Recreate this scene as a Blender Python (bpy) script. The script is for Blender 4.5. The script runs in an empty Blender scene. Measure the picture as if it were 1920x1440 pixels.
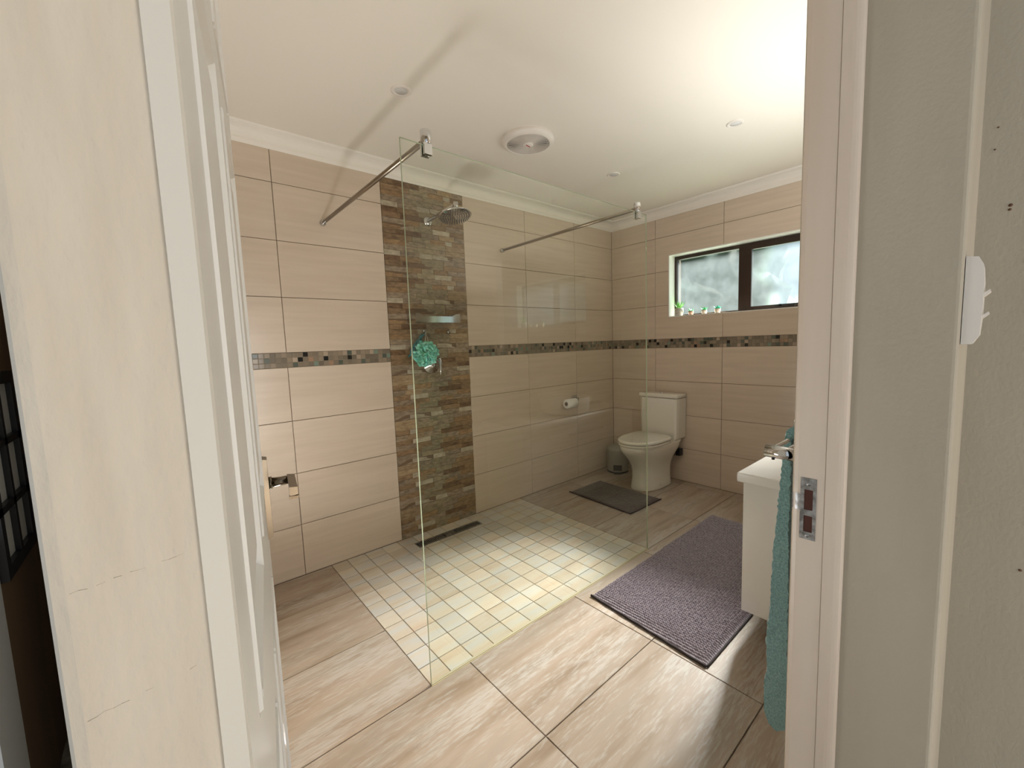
import bpy, bmesh, math, random
from mathutils import Vector, Matrix, noise as mnoise
R_ = random.Random(7)
C = bpy.context.scene.collection
S = bpy.context.scene
PI = math.pi
# ---------------------------------------------------------------- camera
CX, CY, CZ = -3.5125, -2.5374, 1.2853
camd = bpy.data.cameras.new('camera'); cam = bpy.data.objects.new('camera', camd); C.objects.link(cam)
cr, cu, cf = Vector((0.75918, -0.64992, -0.03540)), Vector((0.08936, 0.05021, 0.99473)), Vector((0.64472, 0.75835, -0.09620))
cam.matrix_world = Matrix(((cr.x, cu.x, -cf.x, CX), (cr.y, cu.y, -cf.y, CY), (cr.z, cu.z, -cf.z, CZ), (0, 0, 0, 1)))
camd.sensor_width = 36; camd.lens = 36 * 776.1 / 1920; camd.clip_start = .01; camd.clip_end = 200
S.camera = cam
# ---------------------------------------------------------------- world, sun, lights, exposure
S.view_settings.view_transform = 'Standard'; S.view_settings.look = 'None'
S.view_settings.gamma = 1; S.view_settings.use_curve_mapping = False
S.view_settings.exposure = 0.16
S.cycles.use_denoising = True
S.cycles.max_bounces = 14; S.cycles.diffuse_bounces = 6; S.cycles.glossy_bounces = 6
S.cycles.transparent_max_bounces = 16; S.cycles.transmission_bounces = 6
S.cycles.sample_clamp_indirect = 6
w = bpy.data.worlds.new('World'); S.world = w; w.use_nodes = True
bg = w.node_tree.nodes['Background']; bg.inputs[0].default_value = (.80, .90, 1.0, 1); bg.inputs[1].default_value = .62
def light(name, kind, loc, direction, energy, color=(1, 1, 1), **kw):
    l = bpy.data.lights.new(name, kind); l.energy = energy; l.color = color
    for k, v in kw.items(): setattr(l, k, v)
    o = bpy.data.objects.new(name, l); C.objects.link(o); o.location = loc
    o.rotation_euler = Vector(direction).to_track_quat('-Z', 'Y').to_euler(); return o
light('sun', 'SUN', (6, 0, 6), (-1, -.025, -.73), 105, (1, .985, .96), angle=math.radians(19))
light('passage_fill', 'AREA', (-2.72, -3.75, .9), (-.3, 1, .0), 7.5, (1, .97, .92), shape='RECTANGLE', size=.5, size_y=1.5)  # added soft fill from the passage behind the camera, not a known lamp
light('bathroom_fill', 'AREA', (-3.41, -1.02, .25), (0, 0, 1), 13, (.96, .98, 1), shape='RECTANGLE', size=.22, size_y=.7).rotation_euler = (math.pi, 0, 0)  # added fill out of view behind the door leaf, shining up
light('ceiling_bounce_fill', 'AREA', (-1.35, -2.0, 1.62), (0, 0, 1), 10, (.97, .99, 1), shape='RECTANGLE', size=1.3, size_y=.25)  # added fill bounced off the ceiling; no fixture known above the vanity

# ---------------------------------------------------------------- materials
def lin(c):
    return tuple(((v / 255) / 12.92 if v / 255 <= .04045 else ((v / 255 + .055) / 1.055) ** 2.4) for v in c) + (1,)
def mat(name, col, rough=.5, metal=0, col2=None, scale=(8, 8, 8), detail=4, lo=.35, hi=.65, col3=None, rnd=0, hue=0,
        bump=0, bscale=(60, 60, 60), bdist=.002, coat=0, spec=.5, rough2=None, alpha=1, trans=0, subs=0, sheen=0, offs=False):
    m = bpy.data.materials.new(name); m.use_nodes = True
    nt = m.node_tree; N = nt.nodes; L = nt.links; b = N['Principled BSDF']
    b.inputs['Roughness'].default_value = rough; b.inputs['Metallic'].default_value = metal
    b.inputs['Coat Weight'].default_value = coat; b.inputs['Specular IOR Level'].default_value = spec
    b.inputs['Transmission Weight'].default_value = trans; b.inputs['Alpha'].default_value = alpha
    b.inputs['Sheen Weight'].default_value = sheen
    b.inputs['Subsurface Weight'].default_value = subs
    b.inputs['Base Color'].default_value = lin(col)
    tc = N.new('ShaderNodeTexCoord'); oi = N.new('ShaderNodeObjectInfo')
    co = tc.outputs['Object']
    if offs:
        ml = N.new('ShaderNodeVectorMath'); ml.operation = 'ADD'
        cm = N.new('ShaderNodeMath'); cm.operation = 'MULTIPLY'; cm.inputs[1].default_value = 37.0
        L.new(oi.outputs['Random'], cm.inputs[0]); L.new(co, ml.inputs[0]); L.new(cm.outputs[0], ml.inputs[1]); co = ml.outputs[0]
    def nz(sc, det):
        mp = N.new('ShaderNodeMapping'); mp.inputs['Scale'].default_value = sc; L.new(co, mp.inputs[0])
        n = N.new('ShaderNodeTexNoise'); n.inputs['Scale'].default_value = 1; n.inputs['Detail'].default_value = det
        L.new(mp.outputs[0], n.inputs['Vector']); return n.outputs['Fac']
    out = None
    if col2:
        cr_ = N.new('ShaderNodeValToRGB'); e = cr_.color_ramp.elements
        e[0].position = lo; e[0].color = lin(col); e[1].position = hi; e[1].color = lin(col2)
        if col3:
            x = e.new((lo + hi) / 2); x.color = lin(col3)
        f = nz(scale, detail); L.new(f, cr_.inputs[0]); out = cr_.outputs[0]
        if rough2 is not None:
            mr = N.new('ShaderNodeMapRange'); mr.inputs['To Min'].default_value = rough; mr.inputs['To Max'].default_value = rough2
            L.new(f, mr.inputs[0]); L.new(mr.outputs[0], b.inputs['Roughness'])
    if rnd:
        hs = N.new('ShaderNodeHueSaturation')
        if out: L.new(out, hs.inputs['Color'])
        else: hs.inputs['Color'].default_value = lin(col)
        mr = N.new('ShaderNodeMapRange'); mr.inputs['To Min'].default_value = 1 - rnd; mr.inputs['To Max'].default_value = 1 + rnd
        L.new(oi.outputs['Random'], mr.inputs[0]); L.new(mr.outputs[0], hs.inputs['Value'])
        out = hs.outputs[0]
    if out: L.new(out, b.inputs['Base Color'])
    if bump:
        bp = N.new('ShaderNodeBump'); bp.inputs['Strength'].default_value = bump; bp.inputs['Distance'].default_value = bdist
        L.new(nz(bscale, 5), bp.inputs['Height']); L.new(bp.outputs[0], b.inputs['Normal'])
    return m
M = {}
M['tile'] = mat('wall_tile', (198, 181, 162), .15, col2=(210, 194, 176), scale=(2.2, 2.2, 34), detail=9, lo=.25, hi=.75, rnd=.02, offs=True, rough2=.22)
M['tile_y'] = M['tile']
M['grout'] = mat('grout', (112, 92, 72), .9)
M['grout_light'] = mat('floor_grout', (156, 140, 118), .9, col2=(92, 78, 62), scale=(14, 14, 14))
def floor_mat(name, cols, rnd):
    m = mat(name, cols[0], .26, col2=cols[0], scale=(1.6, 13, 8), detail=12, offs=True, rnd=rnd, rough2=.40, bump=.15, bscale=(30, 120, 60), bdist=.001)
    r = [n for n in m.node_tree.nodes if n.type == 'VALTORGB'][0].color_ramp; e = r.elements
    e[0].position = .28; e[0].color = lin(cols[0]); e[1].position = .72; e[1].color = lin(cols[-1])
    for i, c in enumerate(cols[1:-1]): x = e.new(.28 + .44 * (i + 1) / (len(cols) - 1)); x.color = lin(c)
    nt = m.node_tree; N = nt.nodes; L = nt.links; b = N['Principled BSDF']; src = b.inputs['Base Color'].links[0].from_socket
    add = [n for n in N if n.type == 'VECT_MATH'][0]; f = []
    for sc, d in (((1.3, 9, 6), 4), ((16, 130, 40), 8)):     # pale worn patches broken up by fine scratches
        mp = N.new('ShaderNodeMapping'); mp.inputs['Scale'].default_value = sc; mp.inputs['Location'].default_value = (5, 3, 1); L.new(add.outputs[0], mp.inputs[0])
        n = N.new('ShaderNodeTexNoise'); n.inputs['Scale'].default_value = 1; n.inputs['Detail'].default_value = d; n.inputs['Roughness'].default_value = .65
        L.new(mp.outputs[0], n.inputs['Vector']); f.append(n.outputs['Fac'])
    mm = N.new('ShaderNodeMath'); mm.operation = 'MULTIPLY'; L.new(f[0], mm.inputs[0]); L.new(f[1], mm.inputs[1])
    mr = N.new('ShaderNodeMapRange'); mr.inputs['From Min'].default_value = .24; mr.inputs['From Max'].default_value = .34; mr.inputs['To Max'].default_value = .5
    L.new(mm.outputs[0], mr.inputs[0])
    mx = N.new('ShaderNodeMix'); mx.data_type = 'RGBA'; L.new(mr.outputs[0], mx.inputs['Factor']); L.new(src, mx.inputs['A']); mx.inputs['B'].default_value = lin((192, 188, 182))
    L.new(mx.outputs['Result'], b.inputs['Base Color'])
    return m
M['floor'] = floor_mat('floor_tile', [(136, 117, 98), (152, 134, 115), (166, 149, 132), (160, 146, 130), (146, 128, 108)], .05)
M['floor_small'] = floor_mat('shower_tile', [(184, 162, 138), (194, 178, 156), (198, 188, 170), (192, 191, 186), (198, 184, 162)], .11)
M['plaster'] = mat('cream_plaster', (206, 194, 175), .75, col2=(214, 204, 188), scale=(5, 5, 2.5), bump=.5, bscale=(70, 70, 30), bdist=.003)
M['passage'] = mat('passage_plaster', (180, 170, 152), .8, col2=(170, 160, 142), scale=(6, 6, 1.2), bump=.5, bscale=(160, 160, 120), bdist=.0015)
M['ceiling'] = mat('ceiling_paint', (226, 219, 206), .8)
M['cornice'] = mat('cornice_paint', (232, 226, 216), .5)
M['jamb'] = mat('jamb_paint', (214, 200, 184), .42, col2=(207, 190, 172), scale=(14, 14, 1.4), bump=.12, bscale=(120, 120, 6), bdist=.001)
M['door'] = mat('door_paint', (240, 238, 233), .38, bump=.15, bscale=(200, 200, 5), bdist=.001)
M['white'] = mat('white_gloss', (226, 224, 218), .08, coat=.8)
M['ceramic'] = mat('white_ceramic', (226, 222, 210), .08, coat=.5)
M['plastic'] = mat('white_plastic', (222, 214, 204), .35)
M['chrome'] = mat('chrome', (205, 205, 205), .08, metal=1)
M['nickel'] = mat('satin_nickel', (122, 112, 98), .25, metal=1)
M['steel'] = mat('zinc_steel', (170, 172, 174), .4, metal=.9, col2=(120, 118, 116), scale=(90, 90, 90))
M['dark'] = mat('recess_shade', (16, 13, 11), .8)  # near-black colour standing in for shade inside the drain and fan
M['wood_raw'] = mat('raw_wood', (72, 34, 22), .8)
M['bronze'] = mat('bronze_aluminium', (52, 38, 30), .35, metal=.3)
M['sill'] = mat('sill_white', (232, 230, 224), .3)
M['mat_small'] = mat('brown_bath_mat', (84, 74, 66), .95, col2=(62, 54, 49), scale=(60, 60, 60), sheen=.3)
M['mat_big'] = mat('grey_chenille', (172, 162, 170), .95, col2=(120, 110, 118), scale=(90, 90, 90), lo=.3, hi=.7, sheen=.4)
M['mat_hem'] = mat('mat_hem', (52, 42, 42), .9)
M['towel'] = mat('teal_towel', (136, 176, 174), .95, col2=(84, 126, 124), scale=(260, 260, 260), lo=.3, hi=.7, sheen=.6, bump=1, bscale=(420, 420, 420), bdist=.003)
M['puff'] = mat('teal_puff', (180, 242, 226), .6, col2=(130, 218, 202), scale=(40, 40, 40), subs=.3)
M['cord'] = mat('cord', (214, 206, 188), .8)
M['bin'] = mat('grey_bin', (150, 148, 138), .3, metal=.2)
M['black'] = mat('black_plastic', (24, 24, 26), .4)
M['paper'] = mat('paper', (238, 236, 232), .9)
M['card'] = mat('cardboard', (120, 100, 80), .9)
M['mirror'] = mat('mirror_glass', (225, 228, 226), .02, metal=1)
M['leaf1'] = mat('leaf_light', (104, 190, 84), .5, col2=(150, 214, 120), scale=(50, 50, 50))
M['leaf2'] = mat('leaf_green', (60, 180, 104), .5, col2=(92, 200, 130), scale=(50, 50, 50))
M['leaf3'] = mat('leaf_teal', (48, 176, 140), .5, col2=(80, 200, 160), scale=(50, 50, 50))
M['pot_grey'] = mat('pot_stone', (160, 150, 134), .6, col2=(200, 196, 186), scale=(60, 60, 60))
M['pot_cream'] = mat('pot_cream', (222, 204, 184), .5)
M['pot_terra'] = mat('pot_terracotta', (198, 160, 136), .6)
M['brown_wall'] = mat('brown_wall', (126, 98, 68), .7, col2=(108, 84, 60), scale=(6, 6, 1))
M['hedge'] = mat('hedge', (42, 56, 38), .9, col2=(52, 68, 44), scale=(3, 3, 3))
M['lawn'] = mat('lawn', (70, 76, 56), .9)
M['red'] = mat('red_print', (170, 50, 60), .5)
M['bar_metal'] = mat('brushed_bar', (150, 138, 122), .3, metal=1)
STC = [((77, 55, 36), (126, 97, 68)), ((108, 84, 58), (147, 121, 90)), ((128, 106, 79), (169, 147, 115)),
       ((106, 92, 73), (158, 141, 119)), ((147, 136, 115), (180, 169, 149)), ((115, 90, 60), (163, 132, 95)), ((112, 101, 77), (154, 141, 115))]
for i, (a, b_) in enumerate(STC):
    M['stone%d' % i] = mat('ledger_stone_%d' % i, a, .42, col2=b_, scale=(28, 28, 70), detail=10, lo=.3, hi=.7, offs=True, rnd=.12, bump=.5, bscale=(60, 60, 140), bdist=.003)
CHC = [(126, 114, 98), (140, 126, 108), (112, 102, 88), (24, 26, 26), (84, 90, 80), (168, 150, 132), (118, 132, 118), (150, 122, 100)]
for i, c in enumerate(CHC): M['chip%d' % i] = mat('mosaic_chip_%d' % i, c, .14, rnd=.08, coat=.3)

def glass_mat(name, tint, ior=1.5):      # thin architectural glass: transmits straight, reflects by Fresnel
    m = bpy.data.materials.new(name); m.use_nodes = True; nt = m.node_tree; N = nt.nodes; L = nt.links
    N.remove(N['Principled BSDF']); o = N['Material Output']
    t = N.new('ShaderNodeBsdfTransparent'); t.inputs[0].default_value = tint
    g = N.new('ShaderNodeBsdfGlossy'); g.inputs['Roughness'].default_value = 0.0; g.inputs[0].default_value = (1, 1, 1, 1)
    f = N.new('ShaderNodeFresnel'); f.inputs[0].default_value = ior
    mx = N.new('ShaderNodeMixShader'); ge = N.new('ShaderNodeNewGeometry')
    mm = N.new('ShaderNodeMath'); mm.operation = 'SUBTRACT'; mm.inputs[0].default_value = 1; L.new(ge.outputs['Backfacing'], mm.inputs[1])
    m2 = N.new('ShaderNodeMath'); m2.operation = 'MULTIPLY'; L.new(f.outputs[0], m2.inputs[0]); L.new(mm.outputs[0], m2.inputs[1])
    L.new(m2.outputs[0], mx.inputs[0]); L.new(t.outputs[0], mx.inputs[1]); L.new(g.outputs[0], mx.inputs[2]); L.new(mx.outputs[0], o.inputs[0])
    return m
M['shower_glass'] = glass_mat('shower_glass', (.963, .977, .945, 1), 1.62)
M['glass_edge'] = mat('glass_edge', (176, 186, 158), .15, col2=(150, 160, 132), scale=(1, 1, 3))
def frosted(name):
    m = bpy.data.materials.new(name); m.use_nodes = True; nt = m.node_tree; N = nt.nodes; L = nt.links
    N.remove(N['Principled BSDF']); o = N['Material Output']
    t = N.new('ShaderNodeBsdfTransparent'); t.inputs[0].default_value = (1, 1, 1, 1)
    tl = N.new('ShaderNodeBsdfTranslucent'); tl.inputs[0].default_value = (.80, .92, .92, 1)
    rf = N.new('ShaderNodeBsdfRefraction'); rf.inputs['Roughness'].default_value = .28; rf.inputs['IOR'].default_value = 1.12
    rf.inputs[0].default_value = (.74, .88, .88, 1)
    tc = N.new('ShaderNodeTexCoord'); n = N.new('ShaderNodeTexNoise'); n.inputs['Scale'].default_value = 9; n.inputs['Detail'].default_value = 6
    L.new(tc.outputs['Object'], n.inputs['Vector'])
    mr = N.new('ShaderNodeMapRange'); mr.inputs['To Min'].default_value = .005; mr.inputs['To Max'].default_value = .04; L.new(n.outputs['Fac'], mr.inputs[0])
    a = N.new('ShaderNodeMixShader'); L.new(mr.outputs[0], a.inputs[0]); L.new(rf.outputs[0], a.inputs[1]); L.new(tl.outputs[0], a.inputs[2])
    b = N.new('ShaderNodeMixShader'); b.inputs[0].default_value = .25; L.new(a.outputs[0], b.inputs[1]); L.new(t.outputs[0], b.inputs[2])
    L.new(b.outputs[0], o.inputs[0]); return m
M['frosted'] = frosted('frosted_glass')
M['clear'] = glass_mat('clear_glass', (.97, .99, .98, 1))

# ---------------------------------------------------------------- mesh builder
class MB:
    def __init__(s): s.v = []; s.f = []; s.sm = []
    def add(s, vs, fs, smooth=False):
        b = len(s.v); s.v += [tuple(v) for v in vs]; s.f += [tuple(b + i for i in f) for f in fs]; s.sm += [smooth] * len(fs); return s
    def box(s, a, b):
        x0, y0, z0 = a; x1, y1, z1 = b
        return s.add([(x0, y0, z0), (x1, y0, z0), (x1, y1, z0), (x0, y1, z0), (x0, y0, z1), (x1, y0, z1), (x1, y1, z1), (x0, y1, z1)],
                     [(3, 2, 1, 0), (4, 5, 6, 7), (0, 1, 5, 4), (1, 2, 6, 5), (2, 3, 7, 6), (3, 0, 4, 7)])
    def rbox(s, a, b, r=.005, seg=2):
        bm = bmesh.new(); bmesh.ops.create_cube(bm, size=1)
        for v in bm.verts: v.co = Vector([(a[i] + b[i]) / 2 + v.co[i] * (b[i] - a[i]) for i in range(3)])
        bmesh.ops.bevel(bm, geom=bm.edges[:], offset=r, segments=seg, affect='EDGES', profile=.5)
        s.frombm(bm); return s
    def frombm(s, bm, smooth=False):
        bm.verts.index_update(); s.add([v.co for v in bm.verts], [[v.index for v in f.verts] for f in bm.faces], smooth); bm.free(); return s
    def prism(s, poly, z0, z1, smooth=False):
        n = len(poly)
        s.add([(x, y, z0) for x, y in poly] + [(x, y, z1) for x, y in poly],
              [(i, (i + 1) % n, n + (i + 1) % n, n + i) for i in range(n)], smooth)
        b = len(s.v) - 2 * n; s.f += [tuple(b + i for i in reversed(range(n))), tuple(b + n + i for i in range(n))]; s.sm += [False, False]; return s
    def tube(s, pts, rad, n=16, cap=True, smooth=True):
        pts = [Vector(p) for p in pts]; rr = rad if isinstance(rad, (list, tuple)) else [rad] * len(pts)
        vs = []; ref = None
        for i, p in enumerate(pts):
            d = (pts[min(i + 1, len(pts) - 1)] - pts[max(i - 1, 0)]).normalized()
            if ref is None: ref = d.orthogonal().normalized()
            ref = (ref - d * ref.dot(d)).normalized(); q = d.cross(ref)
            vs += [p + (ref * math.cos(2 * PI * k / n) + q * math.sin(2 * PI * k / n)) * rr[i] for k in range(n)]
        fs = [(i * n + k, i * n + (k + 1) % n, (i + 1) * n + (k + 1) % n, (i + 1) * n + k) for i in range(len(pts) - 1) for k in range(n)]
        s.add(vs, fs, smooth)
        if cap:
            b = len(s.v) - len(vs); m = b + (len(pts) - 1) * n
            s.f += [tuple(b + k for k in reversed(range(n))), tuple(m + k for k in range(n))]; s.sm += [False, False]
        return s
    def lathe(s, prof, c, n=32, axis='Z', smooth=True):
        vs = []
        for r, h in prof:
            for k in range(n):
                a = 2 * PI * k / n; u, v = r * math.cos(a), r * math.sin(a)
                vs.append({'Z': (c[0] + u, c[1] + v, c[2] + h), 'Y': (c[0] + u, c[1] + h, c[2] + v), 'X': (c[0] + h, c[1] + u, c[2] + v)}[axis])
        s.add(vs, [(i * n + k, i * n + (k + 1) % n, (i + 1) * n + (k + 1) % n, (i + 1) * n + k) for i in range(len(prof) - 1) for k in range(n)], smooth); return s
    def grid(s, fn, nu, nv, closeu=False, smooth=True):
        vs = [fn(u / (nu if closeu else nu - 1), v / (nv - 1)) for v in range(nv) for u in range(nu)]
        fs = [(v * nu + u, v * nu + (u + 1) % nu, (v + 1) * nu + (u + 1) % nu, (v + 1) * nu + u) for v in range(nv - 1) for u in range(nu if closeu else nu - 1)]
        s.add(vs, fs, smooth); return s
    def mesh(s, name, m, off=(0, 0, 0)):
        me = bpy.data.meshes.new(name); o = Vector(off)
        me.from_pydata([Vector(v) - o for v in s.v], [], s.f); me.polygons.foreach_set('use_smooth', s.sm)
        if m: me.materials.append(m)
        bm = bmesh.new(); bm.from_mesh(me); bmesh.ops.recalc_face_normals(bm, faces=bm.faces); bm.to_mesh(me); bm.free()
        me.update(); return me
def wloc(o):
    v = Vector((0, 0, 0))
    while o: v += o.location; o = o.parent
    return v
def link(name, me, parent=None, loc=(0, 0, 0)):
    o = bpy.data.objects.new(name, me); C.objects.link(o)
    if parent: o.parent = parent; o.location = Vector(loc) - wloc(parent)
    else: o.location = loc
    return o
def center(mb):
    xs = list(zip(*mb.v)); return Vector([(min(a) + max(a)) / 2 for a in xs])
def part(name, mb, m, parent, label=None, c=None):
    c = center(mb) if c is None else Vector(c)
    o = link(name, mb.mesh(name, m, c), parent, c)
    if label: o['label'] = label
    return o
def struct(name, mb, m, c=(0, 0, 0)):
    o = link(name, mb.mesh(name, m, c), None, c); o['kind'] = 'structure'; return o
def thing(name, label, cat, loc, group=None):
    o = link(name, None, None, loc); o['label'] = label; o['category'] = cat; o['kind'] = 'thing'
    if group: o['group'] = group
    return o

# ---------------------------------------------------------------- dimensions
ZR = [0, .3, .6, .9, 1.2]; MZ = 1.2815; ZU = [MZ, MZ + .3, MZ + .6, MZ + .9, 2.375]
CEIL = 2.425; WR = -2.304; WO = -2.5015; JX = -2.652; LX = -3.66
# ---------------------------------------------------------------- walls
GP = .0015
def tile_box(w, h, t=.006):      # front faces +n, chamfered, local: x width, z height, y depth (front at y=-t)
    mb = MB(); c = .0012; a, b = w / 2 - GP, h / 2 - GP
    V = [(-a, 0, -b), (a, 0, -b), (a, 0, b), (-a, 0, b), (-a, -t + c, -b), (a, -t + c, -b), (a, -t + c, b), (-a, -t + c, b),
         (-a + c, -t, -b + c), (a - c, -t, -b + c), (a - c, -t, b - c), (-a + c, -t, b - c)]
    return mb.add(V, [(0, 1, 5, 4), (1, 2, 6, 5), (2, 3, 7, 6), (3, 0, 4, 7), (4, 5, 9, 8), (5, 6, 10, 9), (6, 7, 11, 10), (7, 4, 8, 11), (8, 9, 10, 11), (3, 2, 1, 0)])
cache = {}
def rnd_mesh(key, fn):
    if key not in cache: cache[key] = fn()
    return cache[key]
def put(name, me, parent, loc, rz=0):
    o = link(name, me, parent, loc); o.rotation_euler = (0, 0, rz); return o
T = .006
wl = struct('wall_left', MB().box((LX, T, -.05), (0.2, .16, 2.6)), M['grout'])
colsL = [(-3.66, -3.574), (-3.574, -2.972), (-2.972, -2.371), (-1.762, -1.164), (-1.164, -.562), (-.562, 0)]
rows = [(ZR[i], ZR[i + 1]) for i in range(4)] + [(ZU[i], ZU[i + 1]) for i in range(4)]
for x0, x1 in colsL:
    for z0, z1 in rows:
        w_, h_ = round(x1 - x0, 3), round(z1 - z0, 4)
        put('wall_tile', rnd_mesh(('t', w_, h_), lambda: tile_box(w_, h_).mesh('wall_tile', M['tile'])), wl, ((x0 + x1) / 2, T, (z0 + z1) / 2))
# back wall with the window opening
OY0, OY1, OZ0, OZ1 = -1.86, -.608, 1.477, 2.014
wb_mb = MB()
for a, b in (((T, WR - .2, -.05), (.22, OY0, 2.6)), ((T, OY1, -.05), (.22, .16, 2.6)), ((T, OY0, -.05), (.22, OY1, OZ0)), ((T, OY0, OZ1), (.22, OY1, 2.6))): wb_mb.box(a, b)
wb = struct('wall_back', wb_mb, M['grout'])
colsB = [(0, -.475), (-.475, -1.074), (-1.074, -1.674), (-1.674, WR)]
for y0, y1 in colsB:
    for z0, z1 in rows:
        if z1 <= OZ0 or z0 >= OZ1 or y1 >= OY1 or y0 <= OY0:
            w_, h_ = round(y0 - y1, 3), round(z1 - z0, 4)
            put('wall_tile', rnd_mesh(('t', w_, h_), lambda: tile_box(w_, h_).mesh('wall_tile', M['tile'])), wb, (T, (y0 + y1) / 2, (z0 + z1) / 2), -PI / 2)
        else:   # a tile notched round the window
            mb = MB(); A0, A1, B0, B1 = y1 + GP, y0 - GP, z0 + GP, z1 - GP
            if A1 > OY1: mb.box((0, max(A0, OY1), B0), (T, A1, B1))
            if A0 < OY0: mb.box((0, A0, B0), (T, min(A1, OY0), B1))
            p0, p1 = max(A0, OY0), min(A1, OY1)
            if p1 > p0 and B0 < OZ0: mb.box((0, p0, B0), (T, p1, min(B1, OZ0)))
            if p1 > p0 and B1 > OZ1: mb.box((0, p0, max(B0, OZ1)), (T, p1, B1))
            if mb.v: part('wall_tile', mb, M['tile'], wb)
# mosaic strips: three rows of chips
PITCH = (MZ - 1.2) / 3; cs = PITCH - .0022
chipm = {}
def chip_mesh(i, w_):
    k = (i, round(w_, 4))
    if k not in chipm: chipm[k] = tile_box(w_, PITCH - .0002, .005).mesh('mosaic_chip', M['chip%d' % i])
    return chipm[k]
GP = .0009
def chips(parent, length_pts, place):
    for a, b in length_pts:
        n = round(abs(b - a) / PITCH); st = (b - a) / n
        for r in range(3):
            for k in range(n):
                i = R_.choices(range(8), [30, 26, 14, 9, 7, 6, 4, 4])[0]
                place(parent, chip_mesh(i, abs(st)), a + st * (k + .5), 1.2 + PITCH * (r + .5))
chips(wl, [(-3.3, -2.371), (-1.762, 0)], lambda p, me, u, z: put('mosaic_chip', me, p, (u, T, z)))
chips(wb, [(0, -1.70)], lambda p, me, u, z: put('mosaic_chip', me, p, (T, u, z), -PI / 2))
rest = MB(); k = 0
for r in range(3):
    for a, b in ((-3.65, -3.3),):
        for j in range(13): rest.box((a + j * PITCH + .001, .001, 1.2 + r * PITCH + .001), (a + (j + 1) * PITCH - .001, T, 1.2 + (r + 1) * PITCH - .001))
def mixed(o):
    for i in range(8): o.data.materials.append(M['chip%d' % i])
    for p in o.data.polygons:
        if p.index % 6 == 0: pick = R_.choices(range(8), [30, 26, 14, 9, 7, 6, 4, 4])[0]
        p.material_index = pick
    o['kind'] = 'stuff'
mixed(part('mosaic_chips', rest, None, wl))
rest = MB()
for r in range(3):
    for j in range(22):
        y = -1.70 - j * PITCH; rest.box((.001, y - PITCH + .001, 1.2 + r * PITCH + .001), (T, y - .001, 1.2 + (r + 1) * PITCH - .001))
mixed(part('mosaic_chips', rest, None, wb))
part('mosaic_bed', MB().box((-3.65, .0025, 1.2), (-2.371, .0065, MZ)).box((-1.762, .0025, 1.2), (0, .0065, MZ)), mat('mosaic_grout', (140, 128, 112), .9), wl)
part('mosaic_bed', MB().box((.0025, WR, 1.2), (.0065, 0, MZ)), M['grout_light'], wb)
GP = .0015
# stacked-stone column: printed 600 x 300 pattern repeated up the wall
PAT = [  # rows top to bottom: (width, colour)
    [(.25, 3), (.17, 5), (.15, 6), (.18, 1), (.13, 3), (.12, 3)],
    [(.20, 5), (.16, 3), (.22, 6), (.22, 4), (.20, 1)],
    [(.14, 1), (.30, 0), (.22, 3), (.20, 2), (.14, 3)],
    [(.32, 1), (.22, 6), (.20, 5), (.09, 4), (.17, 1)],
    [(.26, 5), (.22, 3), (.26, 6), (.26, 2)],
    [(.34, 3), (.24, 6), (.16, 3), (.26, 2)],
    [(.18, 4), (.22, 3), (.16, 4), (.26, 4), (.18, 3)],
    [(.17, 0), (.25, 1), (.28, 6), (.30, 3)],
    [(.20, 1), (.26, 0), (.24, 6), (.30, 1)]]
SX0, SX1 = -2.371, -1.762
part('stone_bed', MB().box((SX0 + .002, .0015, 0), (SX1 - .002, .008, 2.36)), M['grout'], wl)
stone_cache = {}
nst = 0
for tl in range(8):
    zt = (tl + 1) * .3015; flip = tl < 4
    for ri, row in enumerate(PAT):
        x = 0
        for si, (fw, ci) in enumerate(row):
            u0, u1 = x, x + fw; x += fw
            r2 = ri
            if flip: u0, u1, r2 = 1 - u1, 1 - u0, 8 - ri
            z1 = zt - r2 * .0335; z0 = z1 - .0335
            if z0 > 2.345: continue
            key = (ri, si, flip)
            if key not in stone_cache:
                wd, hh = (SX1 - SX0) * fw / 2 - .0007, .0335 / 2 - .0007
                dp = .004 + R_.random() * .005; rr = random.Random(ri * 31 + si)
                j = lambda q: q + rr.uniform(-.0009, .0009)
                if ri == 6 and si == 3:   # pale slab that tapers to a point
                    V = [(-wd, 0, -hh), (wd, 0, -hh), (wd, 0, hh), (-wd, 0, hh), (-wd, -dp, -hh * .6), (wd, -dp, -hh), (wd * .1, -dp, hh * .2), (-wd, -dp, hh)]
                else:
                    V = [(-wd, 0, -hh), (wd, 0, -hh), (wd, 0, hh), (-wd, 0, hh)] + [(j(a), -dp + rr.uniform(-.001, .001), j(b)) for a, b in ((-wd, -hh), (wd, -hh), (wd, hh), (-wd, hh))]
                mb = MB().add(V, [(0, 1, 5, 4), (1, 2, 6, 5), (2, 3, 7, 6), (3, 0, 4, 7), (4, 5, 6, 7), (3, 2, 1, 0)])
                stone_cache[key] = mb.mesh('stone', M['stone%d' % ci])
            put('stone', stone_cache[key], wl, (SX0 + (SX1 - SX0) * (u0 + u1) / 2, .0055, (z0 + z1) / 2)); nst += 1
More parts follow.
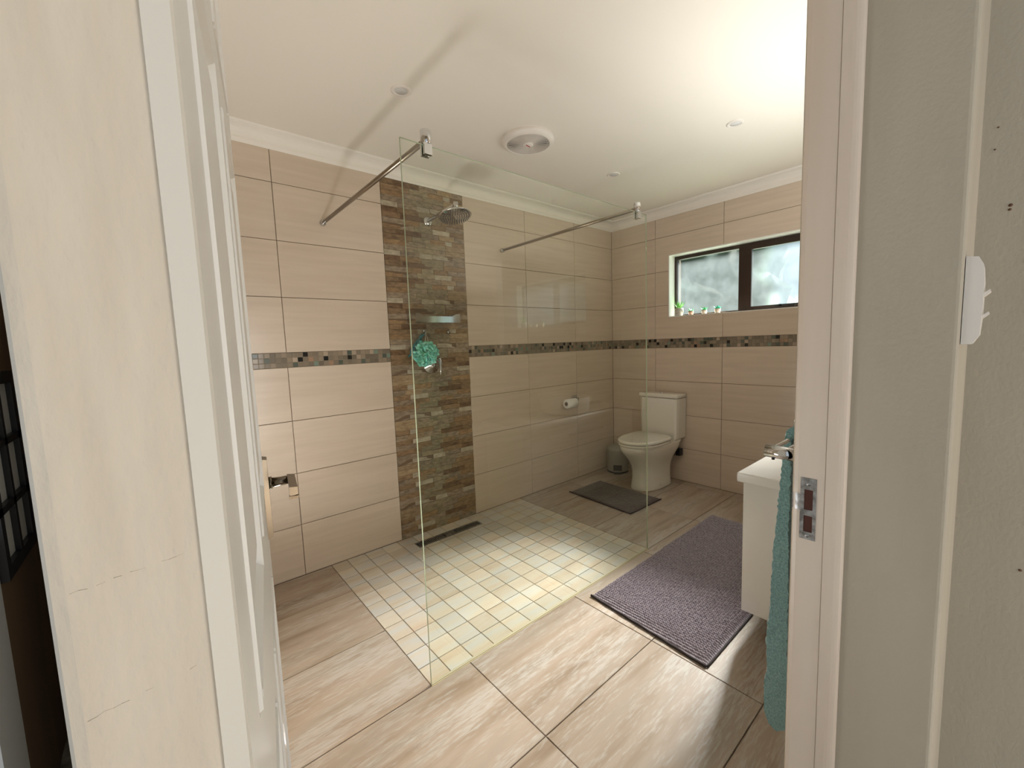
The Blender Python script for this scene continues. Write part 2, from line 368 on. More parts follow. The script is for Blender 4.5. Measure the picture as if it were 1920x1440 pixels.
# right wall, with the doorway
wr_mb = MB()
def rounded_slab(mb, x0, x1, z0, z1):   # passage-side corner softly rounded
    r = .006; P = [(x1, WR - .0), (x0, WR)]
    P += [(x0, WO + r)] + [(x0 + r - r * math.cos(t), WO + r - r * math.sin(t)) for t in (PI / 6, PI / 3, PI / 2)] + [(x1, WO)]
    mb.prism(P[::-1], z0, z1)
rounded_slab(wr_mb, JX + .008, .2, -.05, 2.6)
wr_mb.box((-3.6, WO, 2.1), (JX + .008, WR, 2.6))
wr = struct('wall_right', wr_mb, M['passage'])
tr = MB().box((-2.58, WR, 0), (0, WR + .002, 2.36))
part('tile_backing', tr, M['grout'], wr)
for x0, x1 in [(-2.58, -1.98), (-1.98, -1.38), (-1.38, -.78), (-.78, -.18), (-.18, 0)]:
    for z0, z1 in rows + [(1.2, MZ)]:
        w_, h_ = round(x1 - x0, 3), round(z1 - z0, 4)
        put('wall_tile', rnd_mesh(('t', w_, h_), lambda: tile_box(w_, h_).mesh('wall_tile', M['tile'])), wr, ((x0 + x1) / 2, WR + .001, (z0 + z1) / 2), PI)
# partition / nib left of the doorway, runs along the bathroom's left side
BX, NY = CX + .0047, CY + .155
nib = MB(); P = [(BX + .004, NY + .076), (BX + .0008, NY + .001), (BX + .0006, NY)]
P += [(CX - .0277 + .004, NY), (CX - .0277 + .0012, NY + .0012), (CX - .0277, NY + .004), (CX - .0277 - .095, CY + .75), (LX, CY + 1.0), (LX, .1), (LX + .11, .1), (LX + .11, CY + .9), (BX + .004, NY + .12)]
nib.prism(P, -.05, 2.6)
np_ = struct('wall_partition', nib, mat('nib_plaster', (212, 200, 182), .7, col2=(206, 193, 174), scale=(130, 130, 16), bump=.6, bscale=(190, 190, 80), bdist=.002))
# cracks over the lath: thin raised ridges
ck = MB()
for z in (1.2265, 1.1905):
    pts = []
    for i in range(15):
        x = BX - .004 - i * .0017; pts.append((x, NY - .00002, z - .0009 * i / 5 + R_.uniform(-.0003, .0003)))
    for a in range(0, 14):
        if R_.random() < .6: ck.tube(pts[a:a + 2], .00003 + .00007 * R_.random(), 5)
part('plaster_crack', ck, mat('crack', (176, 162, 142), .9), np_)
struct('wall_passage', MB().box((-2.40, -4.2, -.05), (-2.28, WO, 2.6)), M['passage'])
pw = bpy.data.objects['wall_passage']
for (y, z, r) in ((CY + .018, 1.62, .0014), (CY + .02, 1.585, .0014), (CY - .002, 1.488, .0028), (CY - .0015, 1.481, .0022), (CY - .024, 1.392, .0026), (CY - .045, .86, .0024)):
    part('paint_drip', MB().lathe([(0.0, -.002), (r * .7, -.0015), (r, 0)], (-2.400, y, z), 8, 'X'), mat('rust', (92, 62, 40), .7), pw)
# ---------------------------------------------------------------- floor
fl = struct('floor', MB().box((-4.6, -5.2, -.12), (.25, .2, -.006)), M['grout_light'])
def floor_tile(x0, x1, y0, y1, m, name='floor_tile', g=.0018):
    w_, d_ = x1 - x0, y1 - y0; c = .001; a, b = w_ / 2 - g, d_ / 2 - g
    def mk():
        V = [(-a, -b, -.006), (a, -b, -.006), (a, b, -.006), (-a, b, -.006), (-a, -b, -c), (a, -b, -c), (a, b, -c), (-a, b, -c),
             (-a + c, -b + c, 0), (a - c, -b + c, 0), (a - c, b - c, 0), (-a + c, b - c, 0)]
        return MB().add(V, [(0, 1, 5, 4), (1, 2, 6, 5), (2, 3, 7, 6), (3, 0, 4, 7), (4, 5, 9, 8), (5, 6, 10, 9), (6, 7, 11, 10), (7, 4, 8, 11), (8, 9, 10, 11), (3, 2, 1, 0)]).mesh(name, m)
    put(name, rnd_mesh((name, round(w_, 3), round(d_, 3)), mk), fl, ((x0 + x1) / 2, (y0 + y1) / 2, 0))
XC = [-3.66, -3.297, -2.655, -2.013, -1.371, -.729, -.087, 0]
for i in range(len(XC) - 1):
    for y0, y1 in ((-1.636, -1.2), (-2.067, -1.636), (-2.498, -2.067)): floor_tile(XC[i], XC[i + 1], y0, y1, M['floor'])
for y0, y1 in ((-.355, 0), (-.777, -.355), (-1.2, -.777)):
    floor_tile(-3.66, -3.45, y0, y1, M['floor']); floor_tile(-3.45, -2.83, y0, y1, M['floor'])
for y0, y1 in ((-.325, 0), (-.775, -.325), (-1.2, -.775)):
    floor_tile(-1.32, -.735, y0, y1, M['floor']); floor_tile(-.735, -.09, y0, y1, M['floor']); floor_tile(-.09, 0, y0, y1, M['floor'])
MX = [-2.83, -2.738, -2.629, -2.519, -2.411, -2.302, -2.193, -2.084, -1.974, -1.860, -1.746, -1.63, -1.515, -1.41, -1.32]
MY = [0, -.103, -.213, -.323, -.434, -.548, -.656, -.766, -.878, -.986, -1.093, -1.2]
DX0, DX1, DY0, DY1 = -2.335, -1.835, -.178, -.103
for i in range(14):
    for j in range(11):
        x0, x1, y1, y0 = MX[i], MX[i + 1], MY[j], MY[j + 1]
        if j == 1 and x0 < DX1 and x1 > DX0:
            y1 = DY0
            if x0 < DX0: floor_tile(x0, DX0, MY[2], MY[1], M['floor_small'], 'shower_tile')
            if x1 > DX1: floor_tile(DX1, x1, MY[2], MY[1], M['floor_small'], 'shower_tile')
            x0, x1 = max(x0, DX0), min(x1, DX1)
        floor_tile(x0, x1, y0, y1, M['floor_small'], 'shower_tile', .0016)
part('edge_strip', MB().box((-2.83, -1.2045, -.004), (-1.3245, -1.1995, .0012)), mat('edge_trim', (190, 178, 140), .4), fl)
# ---------------------------------------------------------------- ceiling + cornice
cl = struct('ceiling', MB().box((LX, WR, CEIL), (.2, .16, 2.6)), M['ceiling'])
def cornice_prof():
    pr = [(0, -.078), (.004, -.078), (.008, -.066), (.012, -.060)]
    pr += [(.012 + .052 * (1 - math.cos(t)), -.060 + .048 * math.sin(t)) for t in [i * PI / 16 for i in range(1, 9)]]
    pr += [(.070, -.010), (.076, -.008), (.080, -.002), (.080, 0), (0, 0)]
    return pr
def cornice(name, axis, a, b):
    mb = MB(); pr = cornice_prof(); n = len(pr); vs = []
    for t, e in ((a, 0), (b, 1)):
        for d, z in pr:
            if axis == 'X': vs.append((t - (d if (e and b == 0) else 0), -d, CEIL + z))
            else: vs.append((-d, t - (d if not e else 0), CEIL + z))
    mb.add(vs, [(i, (i + 1) % n, n + (i + 1) % n, n + i) for i in range(n)], False)
    return struct(name, mb, M['cornice'], (0, 0, CEIL))
cornice('trim_1', 'X', LX + .1, 0); cornice('trim_2', 'Y', 0, WR)
# ---------------------------------------------------------------- window
wn = link('window_1', None, None, (.1, (OY0 + OY1) / 2, OZ0)); wn['kind'] = 'structure'
def frame_rect(mb, x0, x1, y0, y1, z0, z1, wl_, wr__, wb_, wt_):   # y1 = left edge in view
    mb.box((x0, y1 - wl_, z0), (x1, y1, z1)).box((x0, y0, z0), (x1, y0 + wr__, z1)).box((x0, y0 + wr__, z0), (x1, y1 - wl_, z0 + wb_)).box((x0, y0 + wr__, z1 - wt_), (x1, y1 - wl_, z1))
fm = MB(); frame_rect(fm, .095, .145, OY0, OY1, OZ0 + .004, OZ1 - .008, .022, .03, .013, .026); part('frame', fm, M['bronze'], wn)
part('mullion', MB().box((.09, -1.222, OZ0 + .012), (.145, -1.156, OZ1 - .02)), M['bronze'], wn)
sm_ = MB(); frame_rect(sm_, .085, .12, -1.82, -1.212, OZ0 + .014, OZ1 - .03, .038, .038, .022, .03); sash = part('sash', sm_, M['bronze'], wn)
st_ = MB().box((.06, -1.56, OZ0 + .022), (.07, -1.42, OZ0 + .03)).box((.06, -1.47, OZ0 + .022), (.09, -1.455, OZ0 + .036)); part('stay', st_, M['black'], sash)
def pane(x, y0, y1, z0, z1, par):      # inner face frosted, outer face clear
    me = MB().box((x, y0, z0), (x + .004, y1, z1)).mesh('pane', M['frosted'], (x, (y0 + y1) / 2, z0)); me.materials.append(M['clear'])
    for p in me.polygons: p.material_index = 0 if p.normal.x < -.9 else 1
    link('pane', me, par, (x, (y0 + y1) / 2, z0))
pane(.118, -1.157, -.629, OZ0 + .014, OZ1 - .03, wn)
pane(.100, -1.785, -1.248, OZ0 + .03, OZ1 - .055, sash)
part('sill', MB().box((-.001, OY0, OZ0 - .004), (.1, OY1, OZ0 + .003)), M['sill'], wn)
rv = MB().box((-.001, OY0, OZ1 - .004), (.1, OY1, OZ1 + .004)).box((-.001, OY1 - .003, OZ0), (.1, OY1 + .004, OZ1)).box((-.001, OY0 - .004, OZ0), (.1, OY0 + .003, OZ1)); part('reveal', rv, M['sill'], wn)
# outdoors beyond the frosted panes
struct('ground', MB().box((.3, -14, -.6), (26, 14, -.5)), M['lawn'])
def bush(x, y, z, r, h, lbl):
    bm = bmesh.new(); bmesh.ops.create_icosphere(bm, subdivisions=4, radius=1)
    for v in bm.verts:
        d = 1 + .25 * mnoise.noise(v.co * 3 + Vector((x, y, 0))) + .12 * mnoise.noise(v.co * 9)
        v.co = Vector((v.co.x * r * d, v.co.y * r * d, v.co.z * h * d))
    mb = MB().frombm(bm, True); mb.v = [(a + x, b + y, c + z) for a, b, c in mb.v]
    o = link('garden_bush', mb.mesh('garden_bush', M['hedge'], (x, y, z)), None, (x, y, z)); o['label'] = lbl; o['category'] = 'bush'
bush(18, 8.9, 1.6, 5.2, 5.2, 'green garden bush blurred behind the left frosted window pane')
bush(17, -.6, 1.0, 3.4, 2.3, 'wide green garden bush blurred behind the right frosted window pane')
# ---------------------------------------------------------------- door frame, strike plate
jb = MB()
J = [(-2.590, WR), (JX + .010, WR), (JX + .002, WR - .004), (JX, WR - .010), (JX, CY + .1835), (JX + .0012, CY + .1833), (JX + .0012, CY + .1825), (JX - .001, CY + .1822), (JX - .001, CY + .1705)]
J += [(JX - .001 + .007 * (1 - math.cos(t)), CY + .1700 - .0155 * math.sin(t)) for t in (0, .3, .6, .9, 1.2, 1.57)] + [(-2.590, CY + .1545)]
jb.prism(J, 0, 2.1)
jr = struct('trim_3', jb, M['jamb'], (JX, WR, 0))
sp_y0, sp_y1, sz0, sz1 = CY + .1945, CY + .2185, .916, 1.029
pl = MB(); xs = JX - .0012
holes = [(.971, 1.008), (.930, .960)]
zz = [sz0] + [v for h in sorted(holes) for v in h] + [sz1]
for k in range(0, len(zz), 2): pl.box((xs, sp_y0, zz[k]), (JX + .0005, sp_y1, zz[k + 1]))
for h in holes: pl.box((xs, sp_y0, h[0]), (JX + .0005, sp_y0 + .005, h[1])).box((xs, sp_y1 - .006, h[0]), (JX + .0005, sp_y1, h[1]))
pl.grid(lambda u, v: (JX - .001 + .006 * u * u, sp_y1 + .014 * u, .968 + .030 * v), 6, 2)
spl = part('strike_plate', pl, M['steel'], jr, 'zinc strike plate with flaking paint and two slots')
for h in holes: part('slot', MB().box((JX - .0002, sp_y0 + .005, h[0]), (JX + .0004, sp_y1 - .006, h[1])), M['wood_raw'], spl)
for z in (1.018, .923): part('screw', MB().lathe([(0, -.0014), (.0022, -.0012), (.0034, 0)], (xs, (sp_y0 + sp_y1) / 2, z), 12, 'X'), M['steel'], spl)
# hinge-side jamb and door leaf
jl = MB(); Hx, Hy = -3.4965, -2.298
jl.prism([(BX, NY - .0012), (BX + .0066, NY - .0012), (BX + .0075, NY), (BX + .0075, NY + .05), (Hx - .004, Hy - .006), (Hx - .008, Hy + .0), (BX, Hy)], 0, 2.1)
struct('trim_4', jl, mat('hinge_jamb_paint', (214, 208, 196), .45), (BX, NY, 0))
u_ = Vector((-3.357 - Hx, -1.488 - Hy, 0)); LEN = u_.length; u_.normalize(); n_ = Vector((u_.y, -u_.x, 0))
def dpt(s, d, z): p = Vector((Hx, Hy, 0)) + u_ * s + n_ * d; return (p.x, p.y, z)
def dbox(mb, s0, s1, d0, d1, z0, z1, ch=0):
    a = [dpt(s0, d0, z0), dpt(s1, d0, z0), dpt(s1, d0, z1), dpt(s0, d0, z1), dpt(s0 + ch, d1, z0 + ch), dpt(s1 - ch, d1, z0 + ch), dpt(s1 - ch, d1, z1 - ch), dpt(s0 + ch, d1, z1 - ch)]
    return mb.add(a, [(0, 1, 2, 3), (7, 6, 5, 4), (0, 1, 5, 4), (1, 2, 6, 5), (2, 3, 7, 6), (3, 0, 4, 7)])
TH = .038; lf = MB()
PS = [(.11, .37), (.46, .725)]; PZ = [(.20, .83), (1.01, 1.62), (1.72, 1.95)]
dbox(lf, 0, LEN, -TH, -.007, .01, 2.07)
for s0, s1 in ((0, .11), (.37, .46), (.725, LEN)): dbox(lf, s0, s1, -.007, 0, .01, 2.07)
for s0, s1 in PS:
    for z0, z1 in ((.01, .20), (.83, 1.01), (1.62, 1.72), (1.95, 2.07)): dbox(lf, s0, s1, -.007, 0, z0, z1)
dr = link('door_1', lf.mesh('door_1', M['door'], (Hx, Hy, 0)), None, (Hx, Hy, 0)); dr['kind'] = 'structure'
for s0, s1 in PS:
    for z0, z1 in PZ:
        md = MB(); q = .014
        for a in ((s0, s0 + q, z0, z1), (s1 - q, s1, z0, z1), (s0 + q, s1 - q, z0, z0 + q), (s0 + q, s1 - q, z1 - q, z1)): dbox(md, a[0], a[1], -.007, .0025, a[2], a[3], .004)
        dbox(md, s0 + .04, s1 - .04, -.007, -.001, z0 + .04, z1 - .04, .012)
        part('panel', md, M['door'], dr)
hd = MB(); hs = .772
dbox(hd, hs - .018, hs + .018, .0002, .010, .892, 1.064, .002)
hp = part('handle_plate', hd, M['nickel'], dr, 'polished nickel lever handle on a long backplate')
hl = MB().tube([dpt(hs, .010, 1.008), dpt(hs, .016, 1.008)], .013, 20).tube([dpt(hs, .014, 1.008), dpt(hs - .005, .048, 1.009)], [.0105, .0085], 20)
dbox(hl, hs - .095, hs + .012, .045, .060, .999, 1.018, .002); dbox(hl, hs - .097, hs - .085, .044, .061, .994, 1.000, .001)
part('lever', hl, M['nickel'], hp)
# ---------------------------------------------------------------- neighbouring space seen past the nib
bwx = CX - .352
struct('wall_hallway', MB().box((bwx - .1, CY + 1.59, 0), (bwx, .1, 2.6)).box((bwx - .6, .0, 0), (LX, .1, 2.6)), M['brown_wall'])
struct('trim_5', MB().box((bwx - .14, CY + 1.42, 0), (bwx + .004, CY + 1.59, .84)), M['sill'])
fr = thing('framed_mirror', 'black steel grid framed mirror on dark brown wall at left edge', 'mirror', (bwx, -.9, .73))
F0, F1 = CY + 1.60, CY + 1.915
fb = MB()
for z0, z1 in ((.73, .765), (.895, .915), (1.06, 1.08), (1.225, 1.26)): fb.box((bwx + .001, F0, z0), (bwx + .018, F1, z1))
for y0, y1 in ((F0, F0 + .03), (F0 + .14, F0 + .16), (F1 - .035, F1)): fb.box((bwx + .001, y0, .765), (bwx + .018, y1, 1.225))
part('frame', fb, M['black'], fr); part('pane', MB().box((bwx + .001, F0 + .02, .75), (bwx + .006, F1 - .02, 1.24)), mat('hall_pane', (226, 224, 214), .5), fr)
# ---------------------------------------------------------------- light switch
sw = thing('light_switch', 'white two-lever light switch on the wall corner at right', 'switch', (-2.60, WO, 1.323))
pr = [(0, 1.262), (-.011, 1.262), (-.017, 1.274), (-.0185, 1.300), (-.0185, 1.350), (-.017, 1.372), (-.012, 1.383), (0, 1.385)]
sb = MB(); n = len(pr)
sb.add([(-2.638, WO - .0008 + d, z) for d, z in pr] + [(-2.565, WO - .0008 + d, z) for d, z in pr],
       [(i, (i + 1) % n, n + (i + 1) % n, n + i) for i in range(n)] + [tuple(range(n)), tuple(n + i for i in reversed(range(n)))])
part('plate', sb, M['plastic'], sw)
for z in (1.334, 1.303):
    part('toggle', MB().add([(-2.625, WO - .019, z - .006), (-2.585, WO - .019, z - .006), (-2.585, WO - .026, z + .001), (-2.625, WO - .026, z + .001),
                             (-2.625, WO - .019, z - .001), (-2.585, WO - .019, z - .001), (-2.585, WO - .025, z + .004), (-2.625, WO - .025, z + .004)],
                            [(0, 1, 2, 3), (7, 6, 5, 4), (0, 1, 5, 4), (1, 2, 6, 5), (2, 3, 7, 6), (3, 0, 4, 7)]), M['plastic'], sw)

# ================================================================ things in the bathroom
GY = -1.195
gp = thing('shower_screen', 'frameless clear glass shower screen standing on the tiled floor', 'screen', (-2.077, GY, 0))
gm = MB(); gm.add([(-2.829, GY - .004, .002), (-1.325, GY - .004, .002), (-1.325, GY - .004, 1.990), (-2.829, GY - .004, 1.990)], [(0, 1, 2, 3)])
gm2 = MB().box((-2.829, GY - .004, .002), (-1.325, GY + .004, 1.990))
# pane is a closed slab; the narrow edges carry the darker edge material
me = gm2.mesh('pane', M['shower_glass'], (-2.077, GY, 1)); me.materials.append(M['glass_edge'])
for p in me.polygons: p.material_index = 0 if abs(p.normal.y) > .9 else 1
o = link('pane', me, gp, (-2.077, GY, 1))
part('seal', MB().box((-2.829, GY - .0055, .0005), (-1.325, GY + .0055, .0035)), mat('silicone', (176, 166, 140), .5), gp)
for i, (x, lab) in enumerate(((-2.729, 'brushed steel support bar from wall to screen nearest the door'), (-1.413, 'brushed steel support bar from wall to screen farthest from the door'))):
    b = thing('support_bar', lab, 'bar', (x, -.6, 2.008), 'steel bars bracing the shower screen')
    part('bar', MB().tube([(x, -.012, 2.008), (x, GY + .012, 2.008)], .0098, 20), M['bar_metal'], b)
    part('wall_flange', MB().lathe([(.0, -.03), (.012, -.03), (.014, -.026), (.014, -.010), (.017, -.008), (.017, 0), (0, 0)], (x, 0, 2.008), 20, 'Y'), M['chrome'], b)
    cm = MB().lathe([(0, .0), (.0175, .0), (.019, .002), (.019, .046), (.0175, .048), (0, .048)], (x, GY, 1.992), 24)
    cm.box((x - .015, GY + .005, 1.955), (x + .015, GY + .016, 1.993)).box((x - .015, GY - .016, 1.955), (x + .015, GY - .005, 1.993))
    part('clamp', cm, M['chrome'], b)
# shower head
sh = thing('rain_shower', 'round chrome rain shower head on a long wall arm', 'shower', (-2.055, 0, 2.122))
part('wall_flange', MB().lathe([(0, -.012), (.022, -.012), (.031, -.006), (.032, 0)], (-2.055, -.009, 2.122), 32, 'Y'), M['chrome'], sh)
part('arm', MB().tube([(-2.055, -.01, 2.124), (-2.057, -.34, 2.137)], .011, 16).tube([(-2.057, -.358, 2.153), (-2.057, -.358, 2.112)], .0155, 20), M['chrome'], sh)
def tilt(mb):
    Rx = Matrix.Rotation(math.radians(-13), 3, 'X'); c = Vector((-2.075, -.365, 2.09)); mb.v = [tuple(Rx @ (Vector(v) - c) + c) for v in mb.v]; return mb
hb = MB().lathe([(0, .05), (.011, .05), (.014, .03), (.02, .016), (.06, .008), (.1, .004), (.102, 0), (.098, -.004), (0, -.004)], (-2.075, -.365, 2.062), 48)
hh_ = part('head', tilt(hb), M['chrome'], sh)
nz_ = MB()
for ring in range(1, 7):
    for k in range(ring * 6):
        a = 2 * PI * k / (ring * 6); x, y = -2.075 + .0145 * ring * math.cos(a), -.365 + .0145 * ring * math.sin(a)
        nz_.lathe([(.0028, 0), (.0018, -.004), (0, -.004)], (x, y, 2.058), 6)
q = part('nozzles', tilt(nz_), M['black'], hh_); q['kind'] = 'stuff'
# chrome shelf
sf = thing('shower_shelf', 'chrome shower shelf with upturned ends on the stone column', 'shelf', (-2.075, -.06, 1.444))
def zt(u):
    for a, b in ((0, .062), (.09, .062), (.16, .042), (.84, .042), (.93, .062), (1, .062)):
        if u <= a + 1e-6: pass
    xs_ = [0, .10, .17, .80, .92, 1]; zs = [.060, .060, .041, .041, .058, .058]
    for i in range(5):
        if u <= xs_[i + 1]: return zs[i] + (zs[i + 1] - zs[i]) * (u - xs_[i]) / (xs_[i + 1] - xs_[i])
    return zs[-1]
fp = MB(); N_ = 24; vs = []
for d in (-.118, -.122):
    for i in range(N_ + 1):
        u = i / N_; x = -2.243 + .338 * u; vs += [(x, d, 1.444), (x, d, 1.444 + zt(u))]
h = 2 * (N_ + 1); fs = []
for i in range(N_):
    a = 2 * i; fs += [(a, a + 2, a + 3, a + 1), (h + a, h + a + 1, h + a + 3, h + a + 2), (a + 1, a + 3, h + a + 3, h + a + 1), (a, h + a, h + a + 2, a + 2)]
fs += [(0, 1, h + 1, h), (2 * N_, h + 2 * N_, h + 2 * N_ + 1, 2 * N_ + 1)]
part('front_rail', fp.add(vs, fs), M['chrome'], sf)
part('tray', MB().box((-2.243, -.118, 1.444), (-1.905, -.006, 1.449)), M['chrome'], sf)
for x in (-2.243, -1.909): part('end_plate', MB().box((x, -.118, 1.449), (x + .004, -.006, 1.500)), M['chrome'], sf)
# hooks
for x, z, lab in ((-2.125, 1.392, 'small chrome double hook holding the teal bath puff'), (-1.935, 1.386, 'small empty chrome hook right of the teal bath puff')):
    hk = thing('wall_hook', lab, 'hook', (x, 0, z), 'chrome hooks under the shelf')
    part('base', MB().lathe([(0, -.008), (.009, -.006), (.010, 0)], (x, -.009, z), 16, 'Y'), M['chrome'], hk)
    for s in (-1, 1): part('prong', MB().tube([(x, -.012, z - .002), (x + s * .004, -.026, z - .006), (x + s * .008, -.032, z + .001), (x + s * .010, -.032, z + .010)], .0018, 8), M['chrome'], hk)
# bath puff
lo = thing('bath_puff', 'teal mesh bath puff hanging by a cream cord in the shower', 'sponge', (-2.165, -.075, 1.235))
pf = MB(); rp = random.Random(3); c0 = Vector((-2.168, -.082, 1.238))
for k in range(46):
    a1 = Vector((rp.gauss(0, 1), rp.gauss(0, 1), rp.gauss(0, 1))).normalized(); b1 = a1.orthogonal().normalized(); c1 = a1.cross(b1)
    Rr = rp.uniform(.045, .072); w2 = rp.uniform(.012, .024); ph = rp.uniform(0, 6); fq = rp.choice([5, 6, 7, 8]); am = rp.uniform(.008, .018); sh0 = rp.uniform(-.03, .03)
    def fn(u, v, a1=a1, b1=b1, c1=c1, Rr=Rr, w2=w2, ph=ph, fq=fq, am=am, sh0=sh0):
        t = 2 * PI * u; r = Rr + am * .6 * math.cos(fq * t + ph) + (v - .5) * w2
        p = c0 + (b1 * math.cos(t) + c1 * math.sin(t)) * r + a1 * (sh0 + am * math.sin(fq * t + ph + v))
        p.y = min(p.y, -.012); return p
    pf.grid(fn, 64, 3, closeu=True)
part('puff', pf, M['puff'], lo)
part('cord', MB().tube([(-2.150, -.07, 1.285), (-2.138, -.04, 1.34), (-2.127, -.028, 1.388), (-2.120, -.04, 1.34), (-2.128, -.07, 1.29)], .0028, 8), M['cord'], lo)
ss = MB()
for kk in range(3):
    ss.grid(lambda u, v, kk=kk: (-2.250 + .10 * v + .012 * math.sin(9 * v + kk * 2) - .02 * (1 - u), -.045 - .02 * kk * .5 + .012 * math.sin(7 * u + kk), 1.27 + .11 * v - .05 * (1 - u) * (1 - v * .6)), 8, 12)
part('sash', ss, mat('teal_dark', (60, 128, 132), .7), lo)
# mixer
mx = thing('shower_mixer', 'chrome shower mixer behind the teal bath puff', 'tap', (-2.06, 0, 1.16))
part('plate', MB().lathe([(0, -.03), (.024, -.03), (.026, -.012), (.06, -.008), (.062, 0)], (-2.085, -.009, 1.165), 32, 'Y'), M['chrome'], mx)
part('lever', MB().tube([(-2.045, -.045, 1.212), (-2.040, -.052, 1.19), (-2.038, -.055, 1.13), (-2.046, -.058, 1.092)], [.013, .012, .010, .006], 12), M['chrome'], mx)
# drain
dn = thing('linear_drain', 'slotted steel linear drain set in the shower floor', 'drain', ((DX0 + DX1) / 2, (DY0 + DY1) / 2, 0))
part('frame', MB().box((DX0 + .003, DY0 + .003, -.006), (DX1 - .003, DY1 - .003, -.0035)), M['dark'], dn)  # solid plate coloured as the shaded channel under the slats
gr = MB().box((DX0 + .002, DY0 + .002, -.005), (DX1 - .002, DY0 + .012, 0)).box((DX0 + .002, DY1 - .012, -.005), (DX1 - .002, DY1 - .002, 0)).box((-2.125, DY0 + .012, -.005), (-2.045, DY1 - .012, 0))
for sx in (DX0 + .002, DX1 - .008): gr.box((sx, DY0 + .012, -.005), (sx + .006, DY1 - .012, 0))
part('rim', gr, M['steel'], dn)
for a, b in ((DX0 + .012, -2.13), (-2.04, DX1 - .012)):
    k = int((b - a) / .0125)
    for i in range(k): part('slat', MB().box((a + i * .0125 + .005, DY0 + .012, -.005), (a + i * .0125 + .0105, DY1 - .012, -.0005)), M['steel'], dn)
# ---------------------------------------------------------------- toilet
tq = thing('toilet', 'white close-coupled toilet with lid down below the back wall', 'toilet', (-.33, -.615, 0))
TY = -.592
def section(xf, xb, hw, n=40, p=2.2, pb=5):
    xc = xb + (xf - xb) * .42; out = []
    for k in range(n):
        t = 2 * PI * k / n; c, s = math.cos(t), math.sin(t)
        if c >= 0: x = xc + (xf - xc) * abs(c) ** (2 / p); y = hw * math.copysign(abs(s) ** (2 / p), s)
        else: x = xc - (xc - xb) * abs(c) ** (2 / pb); y = hw * math.copysign(abs(s) ** (2 / pb), s)
        out.append((x, y))
    return out
secs = [(0, -.512, -.115, .127), (.012, -.515, -.113, .129), (.05, -.508, -.112, .124), (.10, -.502, -.110, .118), (.16, -.504, -.105, .117), (.21, -.516, -.098, .124),
        (.255, -.545, -.085, .141), (.295, -.582, -.066, .158), (.325, -.612, -.045, .169), (.35, -.635, -.028, .176), (.37, -.646, -.035, .180), (.385, -.650, -.012, .181), (.395, -.650, -.010, .181), (.400, -.645, -.012, .178)]
vs = []
for z, xf, xb, hw in secs: vs += [(x, TY + y, z) for x, y in section(xf, xb, hw)]
n = 40; nb = len(secs)
fs = [(i * n + k, i * n + (k + 1) % n, (i + 1) * n + (k + 1) % n, (i + 1) * n + k) for i in range(nb - 1) for k in range(n)]
bowl = MB().add(vs, fs, True); b0 = (nb - 1) * n; bowl.add([], [])
bowl.f.append(tuple(b0 + k for k in range(n))); bowl.sm.append(False); bowl.f.append(tuple(reversed(range(n)))); bowl.sm.append(False)
part('bowl', bowl, M['ceramic'], tq)
def slab(z0, z1, xf, xb, hw, r=.006):
    mb = MB(); L_ = [(z0, -r), (z0 + r * .4, 0), (z1 - r, 0), (z1 - r * .3, -r * .35), (z1, -r * 1.4)]; vs = []
    for z, d in L_: vs += [(x, TY + y, z) for x, y in section(xf - d * -1 * -1 if False else xf - d, xb + d * -.0, hw + d, 48, 2.15, 6)]
    m = 48; fs = [(i * m + k, i * m + (k + 1) % m, (i + 1) * m + (k + 1) % m, (i + 1) * m + k) for i in range(len(L_) - 1) for k in range(m)]
    mb.add(vs, fs, True); mb.f += [tuple((len(L_) - 1) * m + k for k in range(m)), tuple(reversed(range(m)))]; mb.sm += [False, False]; return mb
part('seat', slab(.401, .421, -.648, -.215, .182), M['ceramic'], tq)
part('lid', slab(.4225, .450, -.650, -.205, .184, .010), M['ceramic'], tq)
cis = MB(); V = []
for z, i_ in ((.402, .012), (.415, .004), (.60, .001), (.762, 0)):
    for (x, y) in ((-.008, -.775 + i_), (-.13, -.775 + i_), (-.158, -.768 + i_), (-.168, -.748), (-.168, -.440), (-.158, -.419 - i_), (-.13, -.411 - i_), (-.008, -.411 - i_)): V.append((x, y, z))
cis.add(V, [(i * 8 + k, i * 8 + (k + 1) % 8, (i + 1) * 8 + (k + 1) % 8, (i + 1) * 8 + k) for i in range(3) for k in range(8)] + [tuple(range(8)), tuple(24 + k for k in range(8))])
part('cistern', cis, M['ceramic'], tq)
ld = MB().rbox((-.176, -.781, .765), (-.006, -.405, .802), .012, 3); ld.sm = [True] * len(ld.f)
lid = part('cistern_lid', ld, M['ceramic'], tq)
part('flush_button', MB().lathe([(0, .006), (.017, .006), (.019, 0)], (-.09, -.592, .8015), 24), M['chrome'], lid)
part('waste_pipe', MB().tube([(-.20, TY - .05, .26), (-.01, TY - .05, .26)], .05, 20).box((-.06, TY - .155, .24), (-.008, TY - .115, .30)), M['black'], tq)
part('bolt_cap', MB().lathe([(0, -.009), (.007, -.007), (.010, 0)], (-.335, TY - .122, .045), 16, 'Y'), M['ceramic'], tq)
